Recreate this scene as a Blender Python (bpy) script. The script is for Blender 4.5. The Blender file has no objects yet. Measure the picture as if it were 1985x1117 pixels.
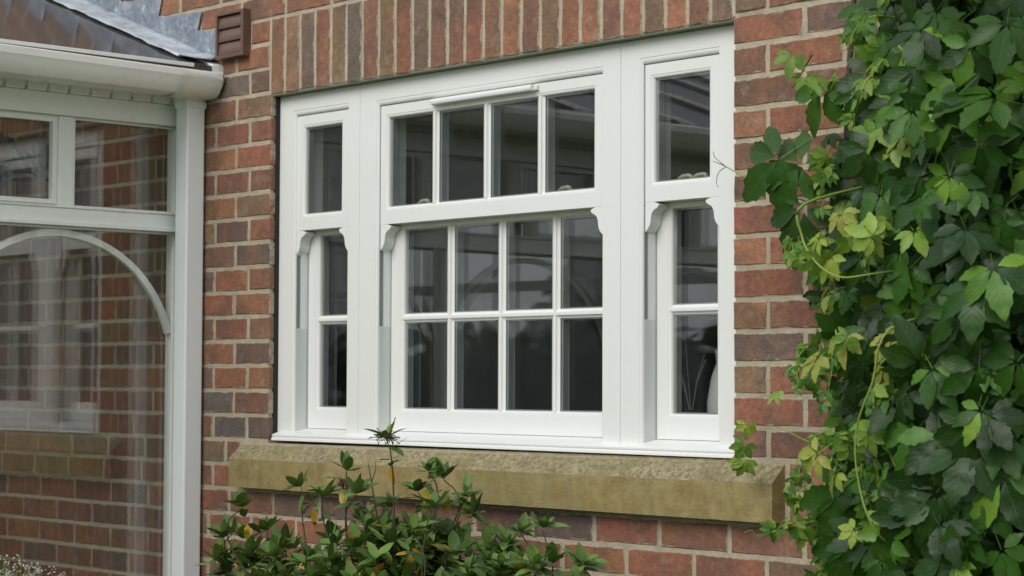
import bpy, math, random
from math import radians as R, sin, cos, pi
from mathutils import Vector, Matrix
from mathutils import noise as mnoise
scene = bpy.context.scene
col = scene.collection
rnd = random.Random(11)

# ------------------------------------------------------------------ camera, sky, sun, exposure
cam = bpy.data.cameras.new('camera'); co = bpy.data.objects.new('camera', cam); col.objects.link(co)
Fw = Vector((-0.73280179, 0.6789946, 0.04436073)); Rt = Vector((0.67978377, 0.73340253, 0.00384134)); Up = Vector((0.02992602, -0.03297064, 0.99900819))
m = Matrix.Identity(4)
for i in range(3):
    m[i][0] = Rt[i]; m[i][1] = Up[i]; m[i][2] = -Fw[i]; m[i][3] = (5.30445, -3.73721, 0.181575)[i]
co.matrix_world = m
cam.sensor_width = 36; cam.lens = 73.583; cam.clip_start = 0.05; cam.clip_end = 400
cam.dof.use_dof = True; cam.dof.focus_distance = 5.3; cam.dof.aperture_fstop = 7.0
scene.camera = co
world = bpy.data.worlds.new('World'); scene.world = world; world.use_nodes = True
wn = world.node_tree; wn.nodes.clear()
sky = wn.nodes.new('ShaderNodeTexSky'); sky.sky_type = 'NISHITA'; sky.sun_disc = False
SUN_EL, SUN_AZ = 38.0, 170.0       # azimuth the sun stands at, clockwise from +Y
sky.sun_elevation = R(SUN_EL); sky.sun_rotation = R(SUN_AZ); sky.air_density = 1.0; sky.dust_density = 4.0
hs = wn.nodes.new('ShaderNodeMix'); hs.data_type = 'RGBA'; hs.inputs[0].default_value = 0.8
hs.inputs[7].default_value = (7.2, 7.7, 8.2, 1)       # the cloud sheet over the blue
bg = wn.nodes.new('ShaderNodeBackground'); bg.inputs[1].default_value = 0.13
wo = wn.nodes.new('ShaderNodeOutputWorld')
wn.links.new(sky.outputs[0], hs.inputs[6]); wn.links.new(hs.outputs[2], bg.inputs[0]); wn.links.new(bg.outputs[0], wo.inputs[0])
sl = bpy.data.lights.new('sun', 'SUN'); sl.energy = 1.35; sl.angle = R(38); sl.color = (1, .985, .96)
so = bpy.data.objects.new('sun', sl); col.objects.link(so)
sd = Vector((sin(R(SUN_AZ)) * cos(R(SUN_EL)), cos(R(SUN_AZ)) * cos(R(SUN_EL)), sin(R(SUN_EL))))
so.rotation_euler = sd.to_track_quat('Z', 'Y').to_euler()
scene.view_settings.view_transform = 'Standard'; scene.view_settings.look = 'None'
scene.view_settings.exposure = 0.17; scene.view_settings.gamma = 1; scene.view_settings.use_curve_mapping = False
scene.render.engine = 'CYCLES'
scene.cycles.max_bounces = 14; scene.cycles.transparent_max_bounces = 40; scene.cycles.glossy_bounces = 8
scene.cycles.caustics_reflective = False; scene.cycles.caustics_refractive = False

# ------------------------------------------------------------------ helpers (all lengths in millimetres)
S = 0.001
def lin(r, g, b):
    f = lambda c: (c / 255 / 12.92) if c / 255 <= .04045 else ((c / 255 + .055) / 1.055) ** 2.4
    return (f(r), f(g), f(b), 1)

class MB:
    def __init__(s): s.v = []; s.f = []; s.uv = {}; s.tint = None
    def add(s, vs, fs):
        o = len(s.v); s.v += [tuple(v) for v in vs]; s.f += [tuple(i + o for i in f) for f in fs]; return o
    def box(s, x0, x1, y0, y1, z0, z1):
        s.add([(x0, y0, z0), (x1, y0, z0), (x1, y1, z0), (x0, y1, z0), (x0, y0, z1), (x1, y0, z1), (x1, y1, z1), (x0, y1, z1)],
              [(0, 3, 2, 1), (4, 5, 6, 7), (0, 1, 5, 4), (1, 2, 6, 5), (2, 3, 7, 6), (3, 0, 4, 7)]); return s
    def rings(s, rects, back=True):
        """loft through rectangles (x0,x1,z0,z1,y): a mitred frame; last joins the first"""
        vs = []
        for (x0, x1, z0, z1, y) in rects: vs += [(x0, y, z0), (x1, y, z0), (x1, y, z1), (x0, y, z1)]
        fs = []; n = len(rects)
        for i in range(n if back else n - 1):
            j = (i + 1) % n
            for k in range(4):
                l = (k + 1) % 4
                fs.append((i * 4 + k, i * 4 + l, j * 4 + l, j * 4 + k))
        s.add(vs, fs); return s
    def prism(s, pts, axis, a0, a1):
        """polygon pts (u,w) pushed along axis from a0 to a1"""
        mk = {'x': lambda u, w, a: (a, u, w), 'y': lambda u, w, a: (u, a, w), 'z': lambda u, w, a: (u, w, a)}[axis]
        n = len(pts)
        vs = [mk(u, w, a0) for u, w in pts] + [mk(u, w, a1) for u, w in pts]
        fs = [tuple(range(n)), tuple(reversed(range(n, 2 * n)))] + [(i, i + n, (i + 1) % n + n, (i + 1) % n) for i in range(n)]
        s.add(vs, fs); return s
    def tube(s, pts, rad, n=6, cap=True):
        pts = [Vector(p) for p in pts]; vs = []; fs = []
        rr = rad if isinstance(rad, (list, tuple)) else [rad] * len(pts)
        up = Vector((0.13, 0.2, 1)).normalized()
        for i, p in enumerate(pts):
            t = (pts[min(i + 1, len(pts) - 1)] - pts[max(i - 1, 0)])
            t = t.normalized() if t.length > 1e-6 else Vector((0, 0, 1))
            a = t.cross(up)
            if a.length < .05: a = t.cross(Vector((1, 0, 0)))
            a.normalize(); b = t.cross(a)
            for k in range(n): vs.append(p + (a * cos(2 * pi * k / n) + b * sin(2 * pi * k / n)) * rr[i])
        for i in range(len(pts) - 1):
            for k in range(n): fs.append((i * n + k, i * n + (k + 1) % n, (i + 1) * n + (k + 1) % n, (i + 1) * n + k))
        if cap: fs += [tuple(reversed(range(n))), tuple(range((len(pts) - 1) * n, len(pts) * n))]
        s.add(vs, fs); return s
    def mesh(s, name, mat, smooth=None, shift=(0, 0, 0)):
        me = bpy.data.meshes.new(name)
        me.from_pydata([((v[0] - shift[0]) * S, (v[1] - shift[1]) * S, (v[2] - shift[2]) * S) for v in s.v], [], s.f)
        if mat: me.materials.append(mat)
        if smooth:
            me.shade_smooth(); me.set_sharp_from_angle(angle=R(smooth))
        return me

def parent(o, p):
    o.parent = p
    if p is not None: o.matrix_parent_inverse = Matrix.Identity(4)

def obj(name, mb, mat, par=None, smooth=None, bevel=0, kind=None, loc=None, fix=True):
    me = mb.mesh(name, mat, smooth)
    if fix:
        import bmesh
        b = bmesh.new(); b.from_mesh(me); bmesh.ops.recalc_face_normals(b, faces=b.faces); b.to_mesh(me); b.free()
        if smooth: me.set_sharp_from_angle(angle=R(smooth))
    o = bpy.data.objects.new(name, me); col.objects.link(o)
    if bevel:
        md = o.modifiers.new('bevel', 'BEVEL'); md.width = bevel * S; md.segments = 2; md.limit_method = 'ANGLE'; md.angle_limit = R(50); md.harden_normals = False
    if par is not None: parent(o, par)
    if kind: o['kind'] = kind
    return o

def thing(name, label, cat, group=None):
    o = bpy.data.objects.new(name, None); col.objects.link(o); o.empty_display_size = .05
    o['label'] = label; o['category'] = cat
    if group: o['group'] = group
    return o
def tag(o, label, cat, group=None):
    o['label'] = label; o['category'] = cat
    if group: o['group'] = group
    return o

# ------------------------------------------------------------------ materials
class NT:
    def __init__(s, name):
        s.m = bpy.data.materials.new(name); s.m.use_nodes = True; s.t = s.m.node_tree; s.t.nodes.clear()
        s.out = s.t.nodes.new('ShaderNodeOutputMaterial')
    def n(s, typ, ins=None, **kw):
        nd = s.t.nodes.new(typ)
        for k, v in kw.items(): setattr(nd, k, v)
        for k, v in (ins or {}).items():
            if hasattr(v, 'is_linked') or hasattr(v, 'links'): s.t.links.new(v, nd.inputs[k])
            else: nd.inputs[k].default_value = v
        return nd
    def pos(s, obj_space=False):
        return s.n('ShaderNodeTexCoord').outputs['Object'] if obj_space else s.n('ShaderNodeNewGeometry').outputs['Position']
    def noise(s, scale, detail=4, rough=.6, vec=None, dim=None):
        return s.n('ShaderNodeTexNoise', {'Vector': vec if vec is not None else s.pos(), 'Scale': scale, 'Detail': detail, 'Roughness': rough}).outputs['Fac']
    def ramp(s, fac, stops):
        nd = s.n('ShaderNodeValToRGB', {'Fac': fac}); cr = nd.color_ramp
        while len(cr.elements) < len(stops): cr.elements.new(.5)
        for e, (p, c) in zip(cr.elements, stops): e.position = p; e.color = c if len(c) == 4 else (*c, 1)
        return nd.outputs['Color']
    def mr(s, fac, a, b, c=0., d=1.):
        return s.n('ShaderNodeMapRange', {0: fac, 1: a, 2: b, 3: c, 4: d}).outputs[0]
    def mix(s, f, a, b, mode='MIX'):
        nd = s.n('ShaderNodeMix', data_type='RGBA', blend_type=mode)
        for k, v in ((0, f), (6, a), (7, b)):
            if hasattr(v, 'links'): s.t.links.new(v, nd.inputs[k])
            else: nd.inputs[k].default_value = v
        return nd.outputs[2]
    def math(s, op, a, b=0.):
        return s.n('ShaderNodeMath', {0: a, 1: b}, operation=op).outputs[0]
    def bump(s, h, strength, dist, nrm=None):
        i = {'Height': h, 'Strength': strength, 'Distance': dist}
        if nrm is not None: i['Normal'] = nrm
        return s.n('ShaderNodeBump', i).outputs[0]
    def bsdf(s, colr, rough=.5, nrm=None, **kw):
        i = {'Base Color': colr, 'Roughness': rough}
        if nrm is not None: i['Normal'] = nrm
        for k, v in kw.items(): i[k.replace('_', ' ')] = v
        nd = s.n('ShaderNodeBsdfPrincipled', i); return nd.outputs[0]
    def done(s, sh): s.t.links.new(sh, s.out.inputs[0]); return s.m

def paint_mat(name, c, rough=.38, dirt=.12, warm=(.62, .60, .50, 1)):
    t = NT(name)
    d = t.mr(t.noise(3.5, 6, .65), .52, .8)
    d2 = t.mr(t.noise(60, 3, .6), .62, .8)
    c1 = t.mix(t.math('MULTIPLY', d, dirt), c, warm)
    c1 = t.mix(t.math('MULTIPLY', d2, dirt * .5), c1, (.42, .42, .36, 1))
    b = t.bump(t.noise(45, 3), .05, .002)
    b = t.bump(t.noise(6, 2), .10, .004, b)
    return t.done(t.bsdf(c1, t.mr(t.noise(12, 3), .3, .7, rough - .05, rough + .1), b))

M = {}
M['frame'] = paint_mat('painted_timber_white', (.785, .785, .765, 1), .36, .09)
M['upvc'] = paint_mat('conservatory_upvc', (.86, .88, .84, 1), .30, .16, (.50, .50, .40, 1))
M['pipe'] = paint_mat('pipe_upvc', (.84, .86, .85, 1), .33, .12)
M['gutter'] = paint_mat('gutter_upvc', (.87, .87, .82, 1), .30, .2, (.48, .46, .35, 1))
M['track'] = paint_mat('track_grey', (.28, .29, .28, 1), .5, .1)
M['liner'] = paint_mat('liner_pvc', (.62, .64, .62, 1), .45, .08)
def plain(name, c, rough=.5, metal=0., sc=30., amt=.15):
    t = NT(name)
    cc = t.mix(t.math('MULTIPLY', t.noise(sc, 5), amt), c, (c[0] * .5, c[1] * .5, c[2] * .5, 1))
    return t.done(t.bsdf(cc, rough, t.bump(t.noise(sc * 3, 3), .15, .001), Metallic=metal))
M['seal'] = plain('black_seal', (.012, .012, .012, 1), .7)
M['spacer'] = plain('spacer_bar', (.34, .36, .36, 1), .3, .5)
M['inner'] = plain('inner_timber', (.78, .79, .76, 1), .4)
M['brass'] = plain('satin_catch', (.50, .46, .33, 1), .35, .3)
M['iron'] = plain('black_iron', (.012, .012, .012, 1), .5)
M['lintel'] = plain('grey_green_steel', (.20, .215, .155, 1), .6, 0, 20, .5)
M['vent'] = plain('brown_plastic', (.15, .085, .062, 1), .42, 0, 14, .5)
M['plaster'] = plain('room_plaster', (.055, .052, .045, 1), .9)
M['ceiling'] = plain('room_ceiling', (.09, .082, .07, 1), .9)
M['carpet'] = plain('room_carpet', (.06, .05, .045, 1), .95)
M['ceramic'] = plain('white_ceramic', (.6, .6, .58, 1), .25)
M['tile'] = plain('floor_tile', (.22, .19, .15, 1), .5)
M['wood'] = plain('dark_wood', (.05, .028, .016, 1), .5)
M['bark'] = plain('bark', (.085, .065, .045, 1), .85, 0, 60, .8)
M['petal'] = plain('petal', (.75, .75, .7, 1), .6)

def glass_mat(name, base, tint=(1, 1, 1, 1), rough=0.0, wav=0.0):
    t = NT(name)
    g = t.n('ShaderNodeNewGeometry')
    d = t.n('ShaderNodeVectorMath', {0: g.outputs['Normal'], 1: g.outputs['Incoming']}, operation='DOT_PRODUCT').outputs['Value']
    c = t.math('SUBTRACT', 1.0, t.math('ABSOLUTE', d))
    F = t.math('ADD', base, t.math('MULTIPLY', t.math('POWER', c, 5.0), 1 - base))
    tr = t.n('ShaderNodeBsdfTransparent', {0: tint}).outputs[0]
    ins = {'Color': (1, 1, 1, 1), 'Roughness': rough}
    if wav: ins['Normal'] = t.bump(t.noise(3.0, 2, .4), wav, .01)
    gl = t.n('ShaderNodeBsdfAnisotropic', ins).outputs[0]
    mx = t.n('ShaderNodeMixShader', {0: F, 1: tr, 2: gl})
    return t.done(mx.outputs[0])
def roof_mat():
    t = NT('tinted_roof_glass')
    g = t.n('ShaderNodeNewGeometry')
    d = t.n('ShaderNodeVectorMath', {0: g.outputs['Normal'], 1: g.outputs['Incoming']}, operation='DOT_PRODUCT').outputs['Value']
    c = t.math('SUBTRACT', 1.0, t.math('ABSOLUTE', d))
    F = t.math('ADD', .06, t.math('MULTIPLY', t.math('POWER', c, 5.0), .62))
    tr = t.n('ShaderNodeBsdfTransparent', {0: (.55, .54, .54, 1)}).outputs[0]
    df = t.n('ShaderNodeBsdfDiffuse', {0: t.ramp(t.noise(5, 5), [(.3, (.13, .125, .125)), (.7, (.18, .175, .175))])}).outputs[0]
    body = t.n('ShaderNodeMixShader', {0: .4, 1: tr, 2: df}).outputs[0]
    gl = t.n('ShaderNodeBsdfAnisotropic', {'Color': (.9, .9, .9, 1), 'Roughness': .10, 'Normal': t.bump(t.noise(3.0, 2, .4), .2, .01)}).outputs[0]
    return t.done(t.n('ShaderNodeMixShader', {0: F, 1: body, 2: gl}).outputs[0])
M['glass'] = glass_mat('window_glass', .085, (.965, .98, .97, 1))
M['cglass'] = glass_mat('conservatory_glass', .095, (.975, .985, .975, 1), 0, .02)
M['roof'] = roof_mat()

# bricks: colour of the object (or of its island in the joined brickwork) with blotches, kiss marks, pits and lime bloom
def brick_mat(name, joined=False, dims=(212, 62)):
    t = NT(name)
    P = t.pos()
    if joined:
        ri = t.n('ShaderNodeNewGeometry').outputs['Random Per Island']
        base = t.ramp(ri, [(0, BR['red']), (.2, BR['redbrown']), (.4, BR['orange']), (.5, BR['brown']), (.68, BR['red']), (.8, BR['purple']), (.93, BR['grey']), (1, BR['redbrown'])])
    else:
        oi = t.n('ShaderNodeObjectInfo'); base = oi.outputs['Color']; ri = oi.outputs['Random']
    shift = t.n('ShaderNodeVectorMath', {0: P, 1: t.n('ShaderNodeCombineXYZ', {0: t.math('MULTIPLY', ri, 37.), 1: t.math('MULTIPLY', ri, 13.), 2: t.math('MULTIPLY', ri, 71.)}).outputs[0]}, operation='ADD').outputs[0]
    big = t.noise(9, 3, .55, shift)
    c = t.mix(t.mr(big, .42, .60, 0, .9), base, t.mix(.6, base, (.125, .10, .08, 1)))
    band = t.noise(7, 1, .4, t.n('ShaderNodeVectorMath', {0: shift, 1: (1.6, .1, .1)}, operation='MULTIPLY').outputs[0])
    c = t.mix(t.mr(band, .52, .64, 0, .4), c, (.40, .17, .09, 1))
    c = t.mix(t.mr(t.noise(26, 5, .65, shift), .54, .70, 0, .65), c, t.mix(.5, c, (.07, .055, .05, 1)))
    c = t.mix(t.mr(t.noise(19, 4, .6, t.n('ShaderNodeVectorMath', {0: shift, 1: (3.1, 7.7, 1.3)}, operation='ADD').outputs[0]), .58, .70, 0, .45), c, (.45, .23, .13, 1))
    fine = t.noise(70, 6, .7, shift)
    c = t.mix(t.mr(fine, .3, .7, .6, 0), c, (.10, .055, .04, 1))
    bloom = t.math('MULTIPLY', t.mr(t.noise(14, 5, .7, shift), .56, .74), t.mr(t.noise(160, 3, .7), .35, .7))
    c = t.mix(t.math('MULTIPLY', bloom, .7), c, (.44, .38, .29, 1))
    pit = t.mr(t.n('ShaderNodeTexVoronoi', {'Vector': shift, 'Scale': 120., 'Randomness': 1.}).outputs['Distance'], .04, .22)
    pm = t.mr(t.noise(22, 3, .6, shift), .55, .66)
    pitm = t.math('MULTIPLY', t.math('SUBTRACT', 1., pit), pm)
    c = t.mix(t.math('MULTIPLY', pitm, .9), c, (.045, .03, .026, 1))
    if not joined:                                        # lime smeared over the arrises by the pointing
        ge = t.n('ShaderNodeSeparateXYZ', {0: t.n('ShaderNodeTexCoord').outputs['Generated']})
        dx = t.math('MULTIPLY', t.math('MINIMUM', ge.outputs[0], t.math('SUBTRACT', 1., ge.outputs[0])), float(dims[0]))
        dz = t.math('MULTIPLY', t.math('MINIMUM', ge.outputs[2], t.math('SUBTRACT', 1., ge.outputs[2])), float(dims[1]))
        ed = t.math('MINIMUM', dx, dz)
        sm_ = t.mr(t.math('SUBTRACT', t.math('MULTIPLY', t.noise(26, 5, .7, shift), 22.), ed), 7.5, 9.5)
        c = t.mix(t.math('MULTIPLY', sm_, .8), c, t.ramp(t.noise(50, 4), [(.3, (.33, .275, .195)), (.7, (.50, .43, .32))]))
    h = t.math('ADD', t.math('MULTIPLY', t.noise(40, 6, .7, shift), .8), t.math('MULTIPLY', pitm, -.6))
    b = t.bump(h, 1.0, .006)
    b = t.bump(t.noise(240, 3, .6), .4, .001, b)
    return t.done(t.bsdf(c, .86, b, **{'Specular_IOR_Level': .25}))
BR = dict(red=(.375, .150, .092, 1), redbrown=(.30, .148, .098, 1), orange=(.43, .200, .108, 1), brown=(.31, .195, .120, 1),
          purple=(.215, .142, .118, 1), grey=(.185, .155, .135, 1), olive=(.27, .195, .120, 1), slate=(.135, .125, .126, 1))
M['brick'] = brick_mat('brick_face'); M['brickwork'] = brick_mat('brickwork_face', True); M['soldier'] = brick_mat('soldier_face', False, (62, 228))
def mortar_mat():
    t = NT('lime_mortar')
    c = t.ramp(t.noise(18, 6, .7), [(.3, (.38, .325, .235)), (.55, (.50, .43, .32)), (.75, (.60, .53, .41))])
    c = t.mix(t.mr(t.noise(4, 3), .5, .7, 0, .45), c, (.26, .235, .155, 1))
    c = t.mix(t.mr(t.noise(160, 4, .7), .62, .75, 0, .7), c, (.14, .12, .09, 1))
    b = t.bump(t.noise(90, 5, .75), .9, .005); b = t.bump(t.noise(420, 2), .5, .001, b)
    return t.done(t.bsdf(c, .95, b))
M['mortar'] = mortar_mat()
def stone_mat(name, top=False):
    t = NT(name)
    if top:
        c = t.ramp(t.noise(75, 8, .75), [(.34, (.13, .105, .06)), (.46, (.30, .25, .14)), (.56, (.42, .36, .21)), (.68, (.58, .52, .36))])
        c = t.mix(t.mr(t.noise(12, 5, .7), .5, .7, 0, .5), c, (.17, .15, .10, 1))
        c = t.mix(t.mr(t.noise(5, 4), .45, .7, 0, .6), c, (.22, .185, .085, 1))
        c = t.mix(t.mr(t.noise(190, 3, .7), .6, .7, 0, .8), c, (.50, .47, .38, 1))
        b = t.bump(t.noise(130, 8, .8), 1., .005)
    else:
        P = t.pos()
        st = t.n('ShaderNodeVectorMath', {0: P, 1: (1, 1, .22)}, operation='MULTIPLY').outputs[0]
        c = t.ramp(t.noise(16, 7, .7), [(.3, (.235, .175, .066)), (.5, (.32, .25, .108)), (.7, (.43, .35, .175))])
        c = t.mix(t.mr(t.noise(30, 6, .7, st), .5, .72, 0, .55), c, (.17, .135, .075, 1))
        c = t.mix(t.mr(t.noise(4, 3), .48, .68, 0, .5), c, (.25, .215, .095, 1))
        c = t.mix(t.mr(t.noise(170, 3, .7), .64, .74, 0, .5), c, (.10, .085, .05, 1))
        c = t.mix(t.mr(t.noise(55, 7, .75), .52, .68, 0, .45), c, (.22, .17, .08, 1))
        b = t.bump(t.noise(120, 6, .75), .9, .003); b = t.bump(t.noise(22, 4), .6, .006, b)
    return t.done(t.bsdf(c, .93, b, **{'Specular_IOR_Level': .2}))
M['stone'] = stone_mat('sandstone'); M['stonetop'] = stone_mat('sandstone_weathered', True)
def lead_mat():
    t = NT('lead_sheet')
    P = t.pos()
    st = t.n('ShaderNodeVectorMath', {0: P, 1: (1, 1, .3)}, operation='MULTIPLY').outputs[0]
    c = t.ramp(t.noise(11, 7, .7, st), [(.3, (.15, .175, .21)), (.55, (.24, .275, .32)), (.75, (.42, .46, .51))])
    c = t.mix(t.mr(t.noise(60, 5, .75, st), .55, .75, 0, .7), c, (.50, .53, .56, 1))
    c = t.mix(t.mr(t.noise(22, 6, .75), .56, .68, 0, .8), c, (.58, .62, .66, 1))
    b = t.bump(t.noise(9, 3), 1., .03); b = t.bump(t.noise(40, 4), .5, .004, b)
    return t.done(t.bsdf(c, .55, b, Metallic=.15))
M['lead'] = lead_mat()
def pale_lead():
    t = NT('oxidised_lead')
    c = t.ramp(t.noise(14, 7, .72), [(.3, (.26, .29, .33)), (.5, (.42, .46, .50)), (.7, (.60, .63, .66))])
    return t.done(t.bsdf(c, .6, t.bump(t.noise(16, 4), .9, .012)))
M['lead_pale'] = pale_lead()

def leaf_mat(name, ramp, src, rough=.42, trans=.22, yellow=None):
    """src: 'object' takes each leaf object's colour, 'island' a random value per joined leaf"""
    t = NT(name)
    if src == 'object': base = t.n('ShaderNodeObjectInfo').outputs['Color']
    else:
        base = t.ramp(t.n('ShaderNodeNewGeometry').outputs['Random Per Island'], ramp)
    uv = t.n('ShaderNodeUVMap'); uv.uv_map = 'leaf_uv'
    sep = t.n('ShaderNodeSeparateXYZ', {0: uv.outputs[0]})
    u = t.math('ABSOLUTE', t.math('SUBTRACT', sep.outputs[0], .5)); v = sep.outputs[1]
    rib = t.mr(u, 0., .03, 1., 0.)
    w = t.math('SINE', t.math('MULTIPLY', t.math('SUBTRACT', v, t.math('MULTIPLY', u, .55)), 44.))
    vein = t.mr(w, .82, 1., 0., 1.)
    c = t.mix(t.mr(t.noise(38, 4, .6), .35, .7, 0, .5), base, t.mix(.55, base, (.02, .045, .012, 1)))
    c = t.mix(t.math('MULTIPLY', t.math('MAXIMUM', rib, t.math('MULTIPLY', vein, .35)), .25), c, (.18, .26, .09, 1))
    b = t.bump(t.math('ADD', t.math('MULTIPLY', w, -.5), t.math('MULTIPLY', rib, -1.)), .16, .001)
    p = t.bsdf(c, t.mr(t.noise(20, 3), .3, .7, rough - .08, rough + .12), b, **{'Specular_IOR_Level': .32})
    tr = t.n('ShaderNodeBsdfTranslucent', {0: t.mix(.5, c, (.25, .40, .06, 1))}).outputs[0]
    mx = t.n('ShaderNodeMixShader', {0: trans, 1: p, 2: tr})
    return t.done(mx.outputs[0])
CG = [(0, (.010, .034, .006)), (.3, (.021, .072, .009)), (.55, (.046, .135, .012)), (.8, (.095, .225, .018)), (.95, (.18, .33, .03)), (1, (.24, .38, .04))]
M['creeper'] = leaf_mat('creeper_leaf', None, 'object', .36, .25)
M['creeper_mass'] = leaf_mat('creeper_leaf_mass', CG, 'island', .36, .22)
M['young'] = leaf_mat('young_leaf', [(0, (.05, .16, .02)), (.4, (.10, .25, .03)), (.75, (.20, .35, .04)), (1, (.34, .40, .07))], 'island', .4, .35)
SG = [(0, (.045, .085, .022)), (.3, (.080, .150, .032)), (.6, (.125, .22, .045)), (.85, (.20, .32, .065)), (.965, (.15, .23, .06)), (.97, (.45, .26, .03)), (1, (.5, .3, .03))]
M['shrub'] = leaf_mat('shrub_leaf', None, 'object', .40, .15)
M['shrub_mass'] = leaf_mat('shrub_leaf_mass', SG, 'island', .4, .15)
M['youngstem'] = plain('young_stem', (.24, .32, .05, 1), .5)
M['redstem'] = plain('red_stem', (.11, .06, .03, 1), .6)
M['dark_mass'] = leaf_mat('hedge_leaf', [(0, (.006, .016, .006)), (.5, (.012, .028, .009)), (1, (.022, .045, .013))], 'island', .8, .05)
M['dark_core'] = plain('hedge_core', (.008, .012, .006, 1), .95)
def lawn_mat():
    t = NT('grass')
    c = t.ramp(t.noise(2.5, 6, .7), [(.3, (.085, .14, .045)), (.6, (.13, .19, .06)), (.8, (.17, .21, .09))])
    return t.done(t.bsdf(c, .9, t.bump(t.noise(60, 5), .8, .02)))
M['lawn'] = lawn_mat()
M['soil'] = plain('soil', (.05, .036, .024, 1), .95, 0, 20, .6)

# ------------------------------------------------------------------ ground, bed
GZ = -1000
g = MB(); g.add([(-90000, -120000, GZ), (90000, -120000, GZ), (90000, 3000, GZ), (-90000, 3000, GZ)], [(0, 1, 2, 3)])
obj('lawn', g, M['lawn'], kind='structure', fix=False)
g = MB(); g.box(-100, 6000, -1100, -2, GZ - 40, GZ + 14)
obj('flower_bed', g, M['soil'], kind='structure')

# ------------------------------------------------------------------ house wall
wall = thing('house_wall', 'red and brown brick house wall with upright soldier bricks over the white window', 'wall')
OX0, OX1, OZ1 = 196, 2040, 1042
WX0, WX1, WZ0, WZ1 = -3900, 5200, -1050, 4600
mo = MB()
mo.box(WX0, OX0 - 4, 3.4, 140, WZ0, WZ1); mo.box(OX1 + 4, WX1, 3.4, 140, WZ0, WZ1)
mo.box(OX0 - 4, OX1 + 4, 3.4, 140, WZ0, -8); mo.box(OX0 - 4, OX1 + 4, 3.4, 140, OZ1 + 6, WZ1)
obj('mortar', mo, M['mortar'], wall)
mo = MB(); mo.box(OX0 + 3, OX1 - 3, 3.5, 36, OZ1 - 4, OZ1 + 5.8); obj('lintel', mo, M['lintel'], wall)

def brick_shape(w, h, d, rg, nx=6, nz=2, j=2.3):
    per = [(-w / 2 + w * i / nx, -h / 2) for i in range(nx)] + [(w / 2, -h / 2 + h * i / nz) for i in range(nz)]
    per += [(w / 2 - w * i / nx, h / 2) for i in range(nx)] + [(-w / 2, h / 2 - h * i / nz) for i in range(nz)]
    n = len(per); out = []; inn = []
    for (x, z) in per:
        a = rg.uniform(-j, j * .8); b = rg.uniform(-j, j * .8)
        ox = x + (math.copysign(a, x) if abs(abs(x) - w / 2) < 1 else 0); oz = z + (math.copysign(b, z) if abs(abs(z) - h / 2) < 1 else 0)
        chip = rg.random() < .10
        e = rg.uniform(2.2, 4.2) if not chip else rg.uniform(5, 9)
        out.append((ox, rg.uniform(2.6, 4.2), oz))
        inn.append((ox - math.copysign(min(e, abs(ox)), ox), rg.uniform(-.2, .9), oz - math.copysign(min(e * .8, abs(oz)), oz)))
    back = [(x, d, z) for x, y, z in out]
    vs = inn + out + back
    fs = [tuple(range(n))]
    for i in range(n):
        k = (i + 1) % n
        fs += [(i, n + i, n + k, k), (n + i, 2 * n + i, 2 * n + k, n + k)]
    return vs, fs
_cache = {}
def brick_variant(w, h):
    key = (round(w / 6), round(h / 6), rnd.randrange(9))
    if key not in _cache:
        rg = random.Random(hash(key) & 0xffff)
        nx = 6 if w > 150 else (3 if w > 90 else 2); nz = 2 if h < 100 else 6
        vs, fs = brick_shape(w, h, 96, rg, nx, nz)
        mb = MB(); mb.add(vs, fs); me = mb.mesh('brick', M['brick'] if h < 100 else M['soldier'])
        import bmesh
        b = bmesh.new(); b.from_mesh(me); bmesh.ops.recalc_face_normals(b, faces=b.faces)
        # open back: make sure the face looks to -Y
        f0 = max(b.faces, key=lambda f: len(f.verts))
        if f0.normal.y > 0: bmesh.ops.reverse_faces(b, faces=b.faces)
        b.to_mesh(me); b.free()
        _cache[key] = (me, w, h)
    return _cache[key]

bricks = []     # (x0, x1, z0, z1, colour key or None, kind)
J = 6.5         # half a joint
def course_z(k): return k * 75 + J, k * 75 + 75 - J
def run(k, edges, cols=None):
    z0, z1 = course_z(k)
    for i in range(len(edges) - 1):
        bricks.append((edges[i] + J, edges[i + 1] - J, z0, z1, cols[i] if cols and i < len(cols) else None, 'brick'))
known_left = {13: ['redbrown', 'brown'], 12: ['red', 'redbrown'], 11: ['orange', 'red'], 10: ['red', 'slate'], 9: ['orange', 'brown'],
              8: ['purple', 'olive'], 7: ['redbrown', 'grey'], 6: ['red', 'red'], 5: ['red', 'orange'], 4: ['red', 'orange'], 3: ['orange', 'purple'],
              2: ['red', 'redbrown'], 1: ['grey', 'redbrown'], 0: ['slate', 'brown'], 14: ['grey', 'olive'], 15: ['redbrown', 'red'], 16: ['purple', 'olive']}
for k in range(-2, 17):                                   # left of the window (and inside the conservatory)
    right_end = OX0 + J if k < 14 else 190
    if k < 0: right_end = 56
    e = [right_end] if k >= 0 else [56]
    x = 88 if k % 2 == 0 else 18
    if k < 0: x = -90 if k % 2 == 0 else 18 - 40
    widths = [178, 225] if k % 2 == 0 else [223, 225]
    e.append(x); i = 0
    while x > WX0:
        x -= widths[min(i, 1)]; i += 1; e.append(x)
    e = e[::-1]
    n = len(e) - 1; cols = [None] * n
    if k in known_left:
        cols[-1] = known_left[k][1]; cols[-2] = known_left[k][0]
    elif k == -1: cols[-1] = 'redbrown'
    elif k == -2: cols[-1] = 'red'
    run(k, e, cols)
known_right = {13: ['red', 'purple'], 12: ['redbrown', 'red'], 11: ['redbrown', 'red'], 10: ['orange', 'red'], 9: ['redbrown', 'red'], 8: ['redbrown', 'red'], 7: ['red', 'red'],
               6: ['orange', 'red'], 5: ['red', 'red'], 4: ['orange', 'red'], 3: ['purple', 'redbrown'], 2: ['brown', 'red'], 1: ['red', 'red'], 0: ['purple', 'redbrown']}
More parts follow.
